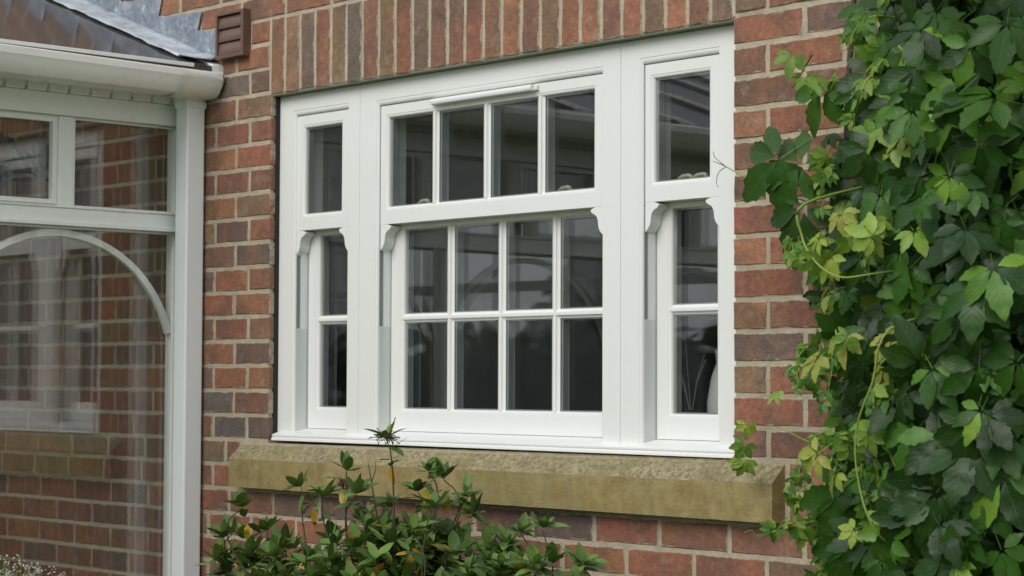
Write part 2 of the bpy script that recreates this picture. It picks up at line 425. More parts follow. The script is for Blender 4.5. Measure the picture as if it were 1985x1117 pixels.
for k in range(-2, 17):                                   # right of the window
    x = (OX1 - J) if k >= 0 else 2202
    e = [x] if k < 14 else [OX1]
    x = 2144 if k % 2 == 0 else 2254
    if k < 0: x = 2268 if k == -2 else 2262
    e.append(x)
    if k < 0: x += 70 if k == -2 else 112; e.append(x)
    while x < WX1: x += 225; e.append(x)
    run(k, e, known_right.get(k))
low = {-3: ['redbrown', 'purple', 'purple', 'redbrown', 'brown', 'purple', 'grey', 'red', 'redbrown', 'redbrown'], -4: ['red', 'red', 'red', 'redbrown', 'red', 'purple', 'red', 'orange', 'red', 'red']}
for k in list(range(-14, -2)) + list(range(17, 61)):      # full courses below the stone sill and over the soldiers
    off = 0 if k % 2 else -112
    if k >= 17: off += 40
    e = [x for x in range(-3825 + off, WX1, 225)]
    cols = None
    if k in low: cols = [None] * 17 + low[k]
    run(k, e, cols)
sold = ['redbrown', 'brown', 'grey', 'red', 'olive', 'grey', 'redbrown', 'olive', 'red', 'grey', 'redbrown', 'redbrown', 'red', 'brown', 'orange', 'redbrown', 'brown', 'red', 'orange', 'redbrown', 'red', 'brown', 'orange', 'purple', 'olive']
for i in range(25):
    x = 190 + i * 74
    bricks.append((x + J, x + 74 - J, 1042, 1270, sold[i], 'soldier_brick'))

def to_px(x, y, z):
    d = Vector((x * S, y * S, z * S)) - Vector((5.30445, -3.73721, 0.181575)); t = d.dot(Fw)
    if t <= 0: return None
    return 992.5 + 4057 * d.dot(Rt) / t, 558.5 - 4057 * d.dot(Up) / t
def rank(b):
    a = to_px(b[0], 0, (b[2] + b[3]) / 2); c = to_px(b[1], 0, (b[2] + b[3]) / 2)
    d = to_px((b[0] + b[1]) / 2, 0, b[2]); e = to_px((b[0] + b[1]) / 2, 0, b[3])
    if not a or not c or not d or not e: return 0
    if c[0] < 0 or a[0] > 1985 or e[1] > 1117 or d[1] < 0: return 0
    if b[0] > 2620: return 0                      # behind the creeper
    return (c[0] - a[0]) * (d[1] - e[1])
seen = sorted([b for b in bricks if b[5] == 'brick' and rank(b) > 0], key=rank, reverse=True)[:272]
seen = set(id(b) for b in seen)
pal = ['red'] * 5 + ['redbrown'] * 5 + ['orange'] * 3 + ['brown'] * 3 + ['purple'] * 3 + ['grey'] * 2 + ['olive']
jm = MB()
for b in bricks:
    w, h = b[1] - b[0], b[3] - b[2]
    if w < 12: continue
    cx, cz = (b[0] + b[1]) / 2, (b[2] + b[3]) / 2
    if id(b) in seen or b[5] == 'soldier_brick':
        me, mw, mh = brick_variant(w, h)
        o = bpy.data.objects.new(b[5], me); col.objects.link(o)
        o.location = (cx * S, rnd.uniform(-1.2, 1.4) * S, cz * S)
        o.scale = (w / mw, 1, h / mh); o.rotation_euler = (rnd.uniform(-.006, .006), rnd.uniform(-.007, .007) * (1 if w > h else .6), rnd.uniform(-.004, .004))
        c = BR[b[4] or rnd.choice(pal)]; f = rnd.uniform(.86, 1.14)
        o.color = (c[0] * f, c[1] * f * rnd.uniform(.93, 1.07), c[2] * f * rnd.uniform(.93, 1.07), 1)
        parent(o, wall)
    else:
        vs, fs = brick_shape(w, h, 30, rnd, 3 if w > 100 else 2, 1, 1.2)
        dy = rnd.uniform(-1, 1.2)
        jm.add([(x + cx, y + dy, z + cz) for x, y, z in vs], fs)
obj('brickwork', jm, M['brickwork'], wall, kind='stuff')

# ------------------------------------------------------------------ stone sill
st = MB()
X0, X1 = 56, 2193
nx = 150; prof = [(12, -4), (-4, -18), (-16, -30), (-30, -42), (-42, -54)]
vs = []; fs = []
for i in range(nx + 1):
    x = X0 + (X1 - X0) * i / nx
    for k, (y, z) in enumerate(prof):
        a = mnoise.noise(Vector((x * .02, k * 1.3, 0))) * 1.8 + mnoise.noise(Vector((x * .11, k * 2.3, 4))) * 1.3
        e = 0 if k in (0,) else 1
        vs.append((x, y + a * e * .5, z + a * e * .8 + (x - 1100) * .003))
for i in range(nx):
    for k in range(4):
        a = i * 5 + k; fs.append((a, a + 1, a + 6, a + 5))
top = MB(); top.add(vs, fs)
body = MB(); vs = []; fs = []
for i in range(nx + 1):
    p = top.v[i * 5 + 4]; a = mnoise.noise(Vector((p[0] * .03, 9, 0))) * 1.2
    vs += [p, (p[0], p[1] - .6 + a * .3, -95), (p[0], -42 + a * .3, -141 + a)]
for i in range(nx):
    for k in range(2):
        a = i * 3 + k; fs.append((a, a + 1, a + 4, a + 3))
body.add(vs, fs)
for xi, i in ((X0, 0), (X1, nx)):
    pr = [top.v[i * 5 + k] for k in range(5)]
    body.add(pr + [(xi, -42, -141), (xi, 90, -141), (xi, 90, -4)], [tuple(range(8))])
body.add([(X0, -42, -141), (X1, -42, -141), (X1, 90, -141), (X0, 90, -141)], [(0, 1, 2, 3)])
sill = thing('stone_sill', 'long buff sandstone sill with sloping weathered top below the white window', 'window sill')
obj('sill_block', body, M['stone'], sill); obj('weathered_top', top, M['stonetop'], sill, smooth=60)

# ------------------------------------------------------------------ sash window
win = thing('sash_window', 'white three-light sash window with glazing bars and curved horns in the brick wall', 'window')
FY = 35
L = [(275, 525, 974), (667, 1566, 968), (1709, 1960, 974)]
def ovs(n=4): return [(sin(pi / 2 * k / n), 1 - cos(pi / 2 * k / n)) for k in range(n + 1)]
for ui, (u0, u1, (a, b, t)) in enumerate(((197.8, 582.4, L[0]), (583.6, 1633.4, L[1]), (1634.6, 2040, L[2]))):
    bs, bt_ = 6, 13
    r = [(u0, u1, 6, 1037, 84), (u0, u1, 6, 1037, FY + .7), (u0 + .7, u1 - .7, 6.7, 1036.3, FY)]
    r += [(a - bs - 1.5, b + bs + 1.5, 8, t + bt_ + 2, FY), (a - bs - 1, b + bs + 1, 8, t + bt_ + 1.2, FY + 1.6), (a - bs, b + bs, 8, t + bt_, FY + 1.2)]
    for p_, q_ in ovs(5)[1:]: r.append((a - bs * (1 - p_), b + bs * (1 - p_), 8, t + bt_ * (1 - p_), FY + 1.2 + 7.6 * q_))
    r += [(a - 13, b + 13, 8, t + 8, 44.2), (a - 13, b + 13, 8, t + 8, 62), (a, b, 8, t, 62.2), (a, b, 8, t, 84)]
    obj('frame_unit', MB().rings(r), M['frame'], win, smooth=35)
bk = MB(); bk.box(198, 275, 84.2, 140, 20, 964); bk.box(525, 667, 84.2, 140, 20, 964); bk.box(1592, 1709, 84.2, 140, 20, 964); bk.box(1960, 2040, 84.2, 140, 20, 964); bk.box(198, 2040, 84.4, 140, 964.5, 1036)
obj('frame_back', bk, M['frame'], win)
sm = MB(); sm.box(190, 198.8, 19, 34.5, 6, 1039); obj('black_seal', sm, M['seal'], win)
# timber sill
sp = [(140, 1.5), (140, 40), (86, 37), (30, 26), (12, 20.5), (8.5, 18.5), (7.5, 15.5), (8.5, 12.8), (10.5, 12), (9.5, 10.6), (6.5, 9.6), (5, 7.8), (5, 1.5)]
obj('timber_sill', MB().prism(sp, 'x', 207, 2036), M['frame'], win, smooth=40)

def ov(n=4):  # quarter round steps (inset, depth)
    return [(1 - cos(pi / 2 * k / n), sin(pi / 2 * k / n)) for k in range(n + 1)]
def sash_rings(ox0, ox1, oz0, oz1, gx0, gx1, gz0, gz1, yf, yg, yb, bead=8):
    r = [(ox0, ox1, oz0, oz1, yb), (ox0, ox1, oz0, oz1, yf + .8), (ox0 + .8, ox1 - .8, oz0 + .8, oz1 - .8, yf)]
    def g(d, y): return (gx0 - d, gx1 + d, gz0 - d, gz1 + d, y)
    r += [g(bead + 1.5, yf), g(bead + 1, yf + 1.2), g(bead, yf + 1.2)]
    for a, b in ov(4)[1:]: r.append(g(bead * (1 - sin(pi / 2 * a if False else 0)) if False else bead * (1 - b), yf + 1.2 + (yg - yf - 1.2) * a))
    r += [g(0, yb - 0.3), g(0, yb)]
    return r
def horn_poly(x, z, s, k=1.0):
    pts = [(0, 6), (30, 6), (30, 0), (44, -5), (46, -9), (41, -15), (31, -19), (25, -24), (21, -31), (19, -40), (18, -50), (15, -58), (9, -66), (3, -71), (0, -74)]
    return [(x + s * u * k, z + w) for u, w in pts]
def bar_poly(c, w, yf, yg, wf=7):
    """section of a glazing bar: (across, y)"""
    h = w / 2; f = wf / 2; p = [(-h, yg + 1), (-h, yg - 1)]
    for k in range(1, 5): t = pi / 2 * k / 4; p.append((-h + (h - f) * sin(t) * .9, yg - 1 - (yg - yf - 1.2) * (1 - cos(t))))
    p += [(-f, yf)]
    q = [(-u, y) for u, y in reversed(p)]
    return [(c + u, y) for u, y in p + q]
def make_sash(name, ox, oz, gx, gz, yf, panes, zbar=None, horns=None, bars=27):
    yg, yb = yf + 10, yf + 39
    s = obj(name, MB().rings(sash_rings(ox[0], ox[1], oz[0], oz[1], gx[0], gx[1], gz[0], gz[1], yf, yg, yb)), M['frame'], win, smooth=38)
    n = panes; w = (gx[1] - gx[0] - (n - 1) * bars) / n
    cxs = [gx[0] + w * (i + 1) + bars * (i + .5) for i in range(n - 1)]
    for c in cxs:
        pl = bar_poly(c, bars, yf + 1.5, yg)
        obj('glazing_bar', MB().prism(pl, 'z', gz[0] - 2, gz[1] + 2), M['frame'], s, smooth=40)
    if zbar:
        pl = [(y, z) for z, y in bar_poly(zbar, 24, yf + 1, yg)]
        obj('glazing_bar', MB().prism(pl, 'x', gx[0] - 9, gx[1] + 9), M['frame'], s, smooth=40)
    rows = [(gz[0], gz[1])] if not zbar else [(gz[0], zbar - 12), (zbar + 12, gz[1])]
    xs = [gx[0]] + [v for c in cxs for v in (c - bars / 2, c + bars / 2)] + [gx[1]]
    for z0, z1 in rows:
        for i in range(n):
            obj('glass_pane', MB().box(xs[2 * i] - 3, xs[2 * i + 1] + 3, yg, yg + 24, z0 - 3, z1 + 3), M['glass'], s)
    # spacer bars inside the sealed units, and the bars of the room side
    sp_ = MB(); e = 7
    for z0, z1 in rows:
        for i in range(n):
            a, b = xs[2 * i], xs[2 * i + 1]
            sp_.rings([(a - 2, b + 2, z0 - 2, z1 + 2, yg + 3), (a + e, b - e, z0 + e * .5, z1 - e * .5, yg + 3), (a + e, b - e, z0 + e * .5, z1 - e * .5, yg + 20), (a - 2, b + 2, z0 - 2, z1 + 2, yg + 20)])
    obj('spacer_bar', sp_, M['spacer'], s)
    ib = MB()
    for c in cxs: ib.box(c - 11, c + 11, yg + 26, yg + 38, gz[0], gz[1])
    if zbar: ib.box(gx[0], gx[1], yg + 25.5, yg + 37, zbar - 10, zbar + 10)
    if len(ib.v): obj('inner_bar', ib, M['inner'], s, bevel=2)
    if horns:
        for x, sg in ((ox[0], 1), (ox[1], -1)):
            obj('sash_horn', MB().prism(horn_poly(x, oz[0], sg), 'y', yf + .6, yb - .5), M['frame'], s, bevel=.8)
    return s
YU, YL = 43.5, 85
# upper sashes
make_sash('upper_sash', (270, 523), (628, 972), (309, 484), (677, 934), YU, 1, horns=True)
uc = make_sash('upper_sash', (669, 1564), (626, 966), (702, 1527), (676, 930), YU, 4, horns=True)
ur = make_sash('upper_sash', (1711, 1958), (627, 972), (1740, 1922), (677, 935), YU, 1, horns=True)
# lower sashes
make_sash('lower_sash', (281, 522), (38, 672), (330, 474), (102, 613), YL, 1, zbar=361)
make_sash('lower_sash', (671, 1588), (38, 670), (724, 1539), (102, 612), YL, 4, zbar=359, bars=29)
make_sash('lower_sash', (1713, 1957), (38, 671), (1761, 1910), (102, 612), YL, 1, zbar=360)
for (a, b, t) in L:
    for x, s_ in ((a, 1), (b, -1)):
        if x in (275,): xx = (262.5, 276)
        else: xx = (x - 12.5, x + .8) if s_ == 1 else (x - .8, x + 12.5)
        obj('channel_cover', MB().box(xx[0], xx[1], 44.4, 83.6, 22, 336), M['liner'], win, bevel=.6)
        # grey balance channel behind
        y = (xx[0], xx[0] + 6) if s_ == 1 else (xx[1] - 6, xx[1])
        obj('balance_channel', MB().box(y[0], y[1], 45, 61.8, 336.5, 625), M['track'], win)
# ventilator cover over the middle light
tp = [(43, 944.5), (24, 946), (21.5, 950), (21.5, 958), (24.5, 962.5), (43, 964)]
tv = MB().prism(tp, 'x', 912, 1316); tv2 = MB().prism([(44, 946), (33, 948), (33, 960), (44, 963)], 'x', 900, 911.7)
tv2.prism([(44, 946), (33, 948), (33, 960), (44, 963)], 'x', 1316.3, 1328)
vc = obj('ventilator_cover', tv, M['frame'], win, bevel=1.2, smooth=40); obj('cover_end', tv2, M['frame'], vc, bevel=1)
# sash fasteners on the meeting rails
def fastener(x, y, z, s):
    m_ = MB()
    m_.box(x - 26, x + 26, y - 9, y + 9, z, z + 4)
    m_.tube([(x + 14, y, z + 3), (x + 14, y, z + 14)], 7, 8)
    m_.tube([(x + 16, y - 2, z + 15), (x + 4, y - 3, z + 19), (x - 14, y - 4, z + 18), (x - 27, y - 4, z + 12), (x - 30, y - 4, z + 7)], [5, 5.5, 5, 4.5, 4], 8)
    obj('sash_fastener', m_, M['brass'], s, smooth=50)
ls = [o for o in win.children if o.name.startswith('lower_sash')]
fastener(1372, 104, 673, ls[1]); fastener(1800, 104, 674, ls[2]); fastener(800, 104, 673, ls[1]); fastener(1850, 104, 674, ls[2])

# ------------------------------------------------------------------ the room behind
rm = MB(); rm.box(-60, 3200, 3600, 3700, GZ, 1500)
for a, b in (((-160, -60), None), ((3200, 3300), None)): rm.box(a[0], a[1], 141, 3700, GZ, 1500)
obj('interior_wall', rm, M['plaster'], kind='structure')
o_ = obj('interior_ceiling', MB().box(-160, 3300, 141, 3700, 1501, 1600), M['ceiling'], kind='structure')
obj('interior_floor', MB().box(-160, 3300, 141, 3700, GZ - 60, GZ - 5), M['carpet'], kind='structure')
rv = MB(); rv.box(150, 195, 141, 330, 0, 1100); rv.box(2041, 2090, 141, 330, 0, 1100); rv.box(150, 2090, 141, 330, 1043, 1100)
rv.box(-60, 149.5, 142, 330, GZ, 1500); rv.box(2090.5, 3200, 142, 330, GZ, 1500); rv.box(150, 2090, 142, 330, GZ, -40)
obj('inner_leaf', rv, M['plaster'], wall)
tag(obj('window_board', MB().box(160, 2080, 141.5, 360, -30, -2), M['inner'], bevel=3), 'white window board inside the room behind the sashes', 'window board')
def lathe(mb, x, y, pr, n=20):
    vs = []; fs = []
    for r, z in pr:
        for k in range(n): vs.append((x + r * cos(2 * pi * k / n), y + r * sin(2 * pi * k / n), z))
    for i in range(len(pr) - 1):
        for k in range(n): fs.append((i * n + k, i * n + (k + 1) % n, (i + 1) * n + (k + 1) % n, (i + 1) * n + k))
    fs.append(tuple(range(n - 1, -1, -1))); mb.add(vs, fs)
jg = thing('white_jug', 'round white jug standing inside behind the right lower pane', 'jug')
mb = MB(); lathe(mb, 1812, 250, [(28, -2), (44, 20), (58, 70), (60, 130), (50, 190), (36, 230), (40, 262), (37, 262), (33, 232)]); obj('jug_body', mb, M['ceramic'], jg, smooth=50)
obj('handle', MB().tube([(1860, 262, 215), (1890, 270, 200), (1896, 272, 150), (1866, 264, 100)], 6, 8), M['ceramic'], jg, smooth=50)
od = thing('ornament', 'small white bird-shaped ornament on the window board behind the middle light', 'ornament')
mb = MB(); mb.tube([(650, 250, 0), (668, 246, 30), (692, 242, 52), (716, 238, 60), (740, 236, 72), (752, 234, 66)], [4, 18, 24, 18, 10, 2], 10); obj('ornament_body', mb, M['ceramic'], od, smooth=60)
gv = thing('dried_grass_vase', 'thin pale grass stems in a dark vase behind the right lower pane', 'vase')
mb = MB(); lathe(mb, 1660, 270, [(22, -2), (34, 30), (26, 90), (18, 110)]); obj('vase_body', mb, M['wood'], gv, smooth=50)
mb = MB()
for i in range(5):
    a = rnd.uniform(-60, 60); b = rnd.uniform(-30, 30)
    mb.tube([(1660, 270, 90), (1660 + a * .4, 270 + b * .4, 180), (1660 + a, 270 + b, rnd.uniform(230, 290))], [1.6, 1.4, .8], 5)
obj('grass_stem', mb, M['petal'], gv)

# ------------------------------------------------------------------ wall vent
vt = thing('wall_vent', 'square brown plastic louvred vent on the brick wall above the gutter end', 'vent')
vx0, vx1, vz0, vz1 = -58, 88, 1172, 1316
obj('vent_frame', MB().rings([(vx0, vx1, vz0, vz1, 2), (vx0, vx1, vz0, vz1, -27), (vx0 + 2, vx1 - 2, vz0 + 2, vz1 - 2, -29), (vx0 + 11, vx1 - 11, vz0 + 11, vz1 - 9, -29), (vx0 + 11, vx1 - 11, vz0 + 11, vz1 - 9, 2)]), M['vent'], vt)
hh = (vz1 - vz0 - 20) / 3
for i in range(3):
    z0 = vz0 + 11 + i * hh
    pr = [(-8, z0 + hh - .6), (-16, z0 + hh - .6), (-20, z0 + hh * .8), (-23.5, z0 + hh * .45), (-25, z0 + 4), (-24, z0 + .8), (-8, z0 + .8)]
    obj('louvre', MB().prism(pr, 'x', vx0 + 12, vx1 - 12), M['vent'], vt, smooth=40)
obj('vent_back', MB().box(vx0 + 10, vx1 - 10, -6, 1, vz0 + 10, vz1 - 8), M['seal'], vt)

# ------------------------------------------------------------------ conservatory
cv = thing('conservatory', 'white framed conservatory with arched glazing, gutter and tinted glass roof at left', 'conservatory')
XF, XB = -255, -315          # outer and inner face of the side frame
YE = -3540
SL = .363
def rz(x): return 1133 - SL * x
XR = -1990
def side(xf, xb, outer):
    """one glazed side; outer = +1 faces +x"""
    lo, hi = min(xf, xb), max(xf, xb)
    bays = [(-2, -880), (-880, -1766), (-1766, -2652), (-2652, -3540)]
    xg = xf - outer * 20
    for bi, (ya, yb) in enumerate(bays):
        p = MB(); p.box(lo, hi, ya - (28 if bi == 0 else 30), ya, GZ + 20, 1000); p.box(lo, hi, yb, yb + 30, GZ + 20, 1000)
        pf = obj('frame_post', p, M['upvc'], cv, bevel=2)
        a, b = ya - (28 if bi == 0 else 30), yb + 30
        mid = (a + b) / 2 + 10
        t = MB()
        xs = sorted((xb, xf + outer * 6))
        t.box(xs[0], xs[1], b, a, 656, 699)
        xs2 = sorted((xf - outer * 4, xf + outer * 17)); t.box(xs2[0], xs2[1], b, a, 645, 655)
        xs2 = sorted((xf - outer * 4, xf + outer * 10)); t.box(xs2[0], xs2[1], b, a, 699.5, 703)
        obj('transom', t, M['upvc'], cv, bevel=1.5)
        mm = MB(); mm.box(lo, hi, mid - 27, mid + 27, 703.5, 979); obj('mullion', mm, M['upvc'], cv, bevel=2)
        bt = MB(); bt.box(lo, hi, b, a, GZ + 20, GZ + 110); obj('bottom_rail', bt, M['upvc'], cv, bevel=2)
        # panes with their beads
        for (p0, p1, z0, z1) in ((mid + 27, a, 703.5, 979), (b, mid - 27, 703.5, 979), (b, a, GZ + 110, 644.5)):
            gl = obj('glass_pane', MB().box(min(xg, xg - outer * 22), max(xg, xg - outer * 22), p0 - 2, p1 + 2, z0 - 2, z1 + 2), M['cglass'], cv)
            bd = MB()
            e = 7
            for (q0, q1, w0, w1) in ((p0, p0 + e, z0, z1), (p1 - e, p1, z0, z1), (p0 + e, p1 - e, z0, z0 + e), (p0 + e, p1 - e, z1 - e, z1)):
                bd.box(min(xg + .4 * outer, xf - outer * 7), max(xg + .4 * outer, xf - outer * 7), q0, q1, w0, w1)
            obj('glazing_bead', bd, M['upvc'], gl, bevel=1)
        if bi >= 0:                                       # opener frames in the second light
            p0, p1, z0, z1 = b, mid - 27, 703.5, 979
            of = MB()
            def rg(i, x): return [(x, p0 + i, z0 + i), (x, p1 - i, z0 + i), (x, p1 - i, z1 - i), (x, p0 + i, z1 - i)]
            vs = rg(7, xg + outer * .6) + rg(7, xf - outer * 1) + rg(20, xf - outer * 1) + rg(20, xg + outer * .6)
            fs = []
            for i in range(3):
                for k in range(4): fs.append((i * 4 + k, i * 4 + (k + 1) % 4, (i + 1) * 4 + (k + 1) % 4, (i + 1) * 4 + k))
            of.add(vs, fs); obj('opener_frame', of, M['upvc'], cv)
        # arch bar
        ym = (ya + yb) / 2 + (2 if bi == 0 else 0); Ra = 428 if bi == 0 else 425
        zc = 208; ar = MB(); pts = []
        xa0, xa1 = sorted((xg - outer * 3, xg - outer * 19))
        N = 40; vs = []; fs = []
        for k in range(N + 1):
            an0 = math.acos(min(1, (a + 1 - ym) / Ra)); an = an0 + (pi - 2 * an0) * k / N
            for (rr, xx) in ((Ra, xa0), (Ra, xa1), (Ra - 20, xa1), (Ra - 20, xa0)):
                vs.append((xx, max(min(ym + rr * cos(an), a + 1), b - 1), zc + rr * sin(an)))
        for k in range(N):
            for q in range(4): fs.append((k * 4 + q, k * 4 + (q + 1) % 4, (k + 1) * 4 + (q + 1) % 4, (k + 1) * 4 + q))
        ar.add(vs, fs)
        obj('arch_bar', ar, M['upvc'], cv, smooth=50)
    eb = MB(); eb.box(lo, hi + (15 if outer > 0 else 0), YE, -2, 979.5, 1045)
    obj('eaves_beam', eb, M['upvc'], cv, bevel=2)
    ft = MB(); ft.box(lo, hi, YE, -2, 1045.5, 1150); ed = obj('fascia', ft, M['upvc'], cv)
    if outer > 0:
        nd = 48
        for i in range(nd):
            y1 = -6 - i * 73.2
            obj('dentil', MB().box(XF + .5, XF + 31, y1 - 63, y1, 1045.8, 1090), M['upvc'], cv, bevel=1.2)
        obj('dentil_backing', MB().box(XF + .3, XF + 24, YE, -3, 1058, 1089), M['upvc'], cv)
side(XF, XB, 1)
side(-3705, -3645, -1)
# garden end
for i in range(4):
    x0 = -315 - i * 832.5; x1 = x0 - 832.5
    p = MB(); p.box(x1, x1 + 30, YE, YE + 60, GZ + 20, 1100); p.box(x0 - 30, x0, YE, YE + 60, GZ + 20, 1100)
    p.box(x1 + 30, x0 - 30, YE, YE + 60, 650, 700); p.box(x1 + 30, x0 - 30, YE, YE + 60, GZ + 20, GZ + 110)
    obj('end_frame', p, M['upvc'], cv)
    obj('glass_pane', MB().box(x1 + 28, x0 - 28, YE + 20, YE + 42, GZ + 110, 650), M['cglass'], cv)
    obj('glass_pane', MB().box(x1 + 28, x0 - 28, YE + 20, YE + 42, 700, 1100), M['cglass'], cv)
ge = MB(); ge.prism([(-100, 1110), (XR, 1110), (XR, rz(XR) - 10), (-140, rz(-140) - 10)], 'y', YE, YE + 50)
ge.prism([(-3880, 1110), (XR, 1110), (XR, rz(XR) - 10)], 'y', YE, YE + 50); obj('gable_end', ge, M['upvc'], cv)
# roof: bars and tinted panels on both slopes
def rbox(x0, x1, y0, y1, t0, t1, flip=False):
    f = (lambda x: rz(x)) if not flip else (lambda x: rz(2 * XR - x))
    vs = [(x0, y0, f(x0) + t0), (x1, y0, f(x1) + t0), (x1, y1, f(x1) + t0), (x0, y1, f(x0) + t0), (x0, y0, f(x0) + t1), (x1, y0, f(x1) + t1), (x1, y1, f(x1) + t1), (x0, y1, f(x0) + t1)]
    m_ = MB(); m_.add(vs, [(0, 3, 2, 1), (4, 5, 6, 7), (0, 1, 5, 4), (1, 2, 6, 5), (2, 3, 7, 6), (3, 0, 4, 7)]); return m_
bars_y = [-20, -880, -1440, -2000, -2560, -3120, YE + 10]
for flip in (False, True):
    xe = -52 if not flip else 2 * XR + 52
    for y in bars_y: obj('roof_bar', rbox(min(XR, xe), max(XR, xe), y - 22, y + 22, -50, 14 if y < -30 else 4, flip), M['upvc'], cv, bevel=2)
    for i in range(len(bars_y) - 1):
        obj('roof_panel', rbox(min(XR, xe), max(XR, xe), bars_y[i + 1] + 23, bars_y[i] - 23, -22, -1, flip), M['roof'], cv)
    obj('panel_end_trim', MB().box(min(xe, xe + (6 if not flip else -6)), max(xe, xe + (6 if not flip else -6)), YE, -112, rz(-52) - 11, rz(-52) + 1), M['pipe'], cv, bevel=1.5)
obj('ridge', MB().prism([(XR - 60, rz(XR) - 10), (XR + 60, rz(XR) - 10), (XR + 40, rz(XR) + 35), (XR - 40, rz(XR) + 35)], 'y', YE, -4), M['upvc'], cv)
# gutter with its square outlet and joints
gp = [(-42, 1131), (-36, 1131), (-34, 1128), (-34, 1110), (-38, 1104), (-42, 1092), (-56, 1072), (-68, 1062), (-80, 1058), (-112, 1056), (-140, 1057), (-152, 1066), (-154, 1125), (-150, 1125), (-148, 1070), (-136, 1061), (-100, 1059), (-72, 1062), (-56, 1074), (-44, 1092), (-38, 1112)]
def swp(mb, pts, y0, y1):
    fz = lambda z, y: z + max(0, min(1, (z - 1060) / 70)) * max(0, -150 - y) * .010
    n = len(pts); vs = [(x, y0, fz(z, y0)) for x, z in pts] + [(x, y1, fz(z, y1)) for x, z in pts]
    mb.add(vs, [(i, (i + 1) % n, (i + 1) % n + n, i + n) for i in range(n)] ); return mb
gt = swp(MB(), gp, YE, -150); gto = obj('gutter', gt, M['gutter'], cv, smooth=24)
def scaled(pts, s, dz=0):
    cx, cz = -94, 1128
    return [(cx + (x - cx) * s, cz + (z - cz) * s + dz) for x, z in pts]
outl = swp(MB(), scaled(gp, 1.03), -158, -26)
obj('gutter_outlet', outl, M['gutter'], gto, smooth=35)
for (y0, y1, k_) in ((-166, -158.5, 1.07), (-150, -146, 1.06), (-40, -35, 1.06), (-31, -26.5, 1.07), (-26, -11.5, 1.035)):
    obj('joint_rib', swp(MB(), scaled(gp, k_), y0, y1), M['pipe'] if k_ > 1.05 else M['gutter'], gto, smooth=24)
capp = [p for p in scaled(gp, 1.035)[:12]]
obj('gutter_end', MB().prism(capp, 'y', -15, -11), M['gutter'], gto)
obj('outlet_box', MB().prism([(-196, 1072), (-60, 1072), (-66, 1060), (-128, 1050), (-196, 1050)], 'y', -84, -20), M['gutter'], gto, bevel=2)
# square downpipe
dp = obj('downpipe', MB().box(-200, -135, -75, -10, GZ + 20, 1056), M['pipe'], cv, bevel=5)
obj('pipe_socket', MB().box(-204, -131, -79, -6, 1028, 1052), M['pipe'], dp, bevel=4)
obj('pipe_clip', MB().box(-205, -130, -60, -2, -640, -610), M['pipe'], dp, bevel=2)
obj('conservatory_floor', MB().box(-3640, -320, YE + 65, -4, GZ - 30, GZ + 6), M['tile'], kind='structure')
# lead flashing: stepped sheet up the wall and apron over the roof edge
ldo = thing('lead_flashing', 'stepped grey lead flashing where the glass roof meets the brick wall', 'flashing')
stp = [(-72, 1200), (-70, 1240), (-84, 1271), (-130, 1275), (-188, 1283), (-167, 1341), (-250, 1343), (-330, 1348), (-411, 1357), (-392, 1418), (-480, 1420), (-560, 1426), (-636, 1434), (-615, 1494)]
x, z = -615, 1494
for i in range(6):
    stp += [(x - 246, z + 14), (x - 224, z + 76)]; x -= 224; z += 76
bx = x
stp += [(XR + 60, rz(XR) + 200)] if x < XR else []
low_ = [(xx, rz(xx) + 22) for xx in (bx - 20, -1200, -800, -400, -112)]
pts = stp + low_
m_ = MB().prism(pts, 'y', -6.5, -3.6); obj('stepped_sheet', m_, M['lead'], ldo)
ap = MB(); vs = []; fs = []
xs = [-2000 + i * 40 for i in range(48)] + [-110, -96, -84, -76, -71]
for i, xx in enumerate(xs):
    w = 122 + 4 * sin(xx * .02)
    if xx > -100: w = 122 * math.sqrt(max(0.02, 1 - ((xx + 100) / 31) ** 2))
    for k in range(6):
        f = k / 5; y = -5 - w * f
        zz = rz(xx) + 18 * (1 - f) ** 2 + 9 + 5 * mnoise.noise(Vector((xx * .02, y * .03, 1))) + 1.5 * sin(xx * .05 + k)
        if xx > -112: zz += 6
        vs.append((xx, y, zz))
for i in range(len(xs) - 1):
    for k in range(5): a = i * 6 + k; fs.append((a, a + 1, a + 7, a + 6))
ap.add(vs, fs)
apo = obj('apron', ap, M['lead_pale'], ldo, smooth=50)
sd_ = apo.modifiers.new('thick', 'SOLIDIFY'); sd_.thickness = .003; sd_.offset = -1
# hanging iron lamp in the conservatory
lp = thing('hanging_lamp', 'black wrought iron lamp hanging inside the conservatory behind the top pane', 'lamp')
cx, cy, cz = -960, -310, 900
obj('cable', MB().tube([(cx, cy, 1430), (cx, cy, cz + 60)], 3, 6), M['iron'], lp)
m_ = MB()
for k in range(6):
    a = k * pi / 3 + .3
    m_.tube([(cx + r_ * cos(a), cy + r_ * sin(a), cz + h_) for r_, h_ in ((10, 60), (60, 90), (130, 40), (190, -40), (230, -60), (250, -30))], 7, 6)
m_.tube([(cx + 190 * cos(t * pi / 12), cy + 190 * sin(t * pi / 12), cz - 40) for t in range(25)], 6, 6)
obj('lamp_frame', m_, M['iron'], lp)
m_ = MB()
for k in range(6):
    a = k * pi / 3 + .3; x_, y_ = cx + 250 * cos(a), cy + 250 * sin(a)
    lathe(m_, x_, y_, [(20, cz - 30), (34, cz - 10), (44, cz + 40), (40, cz + 40)], 10)
obj('lamp_shade', m_, M['iron'], lp)

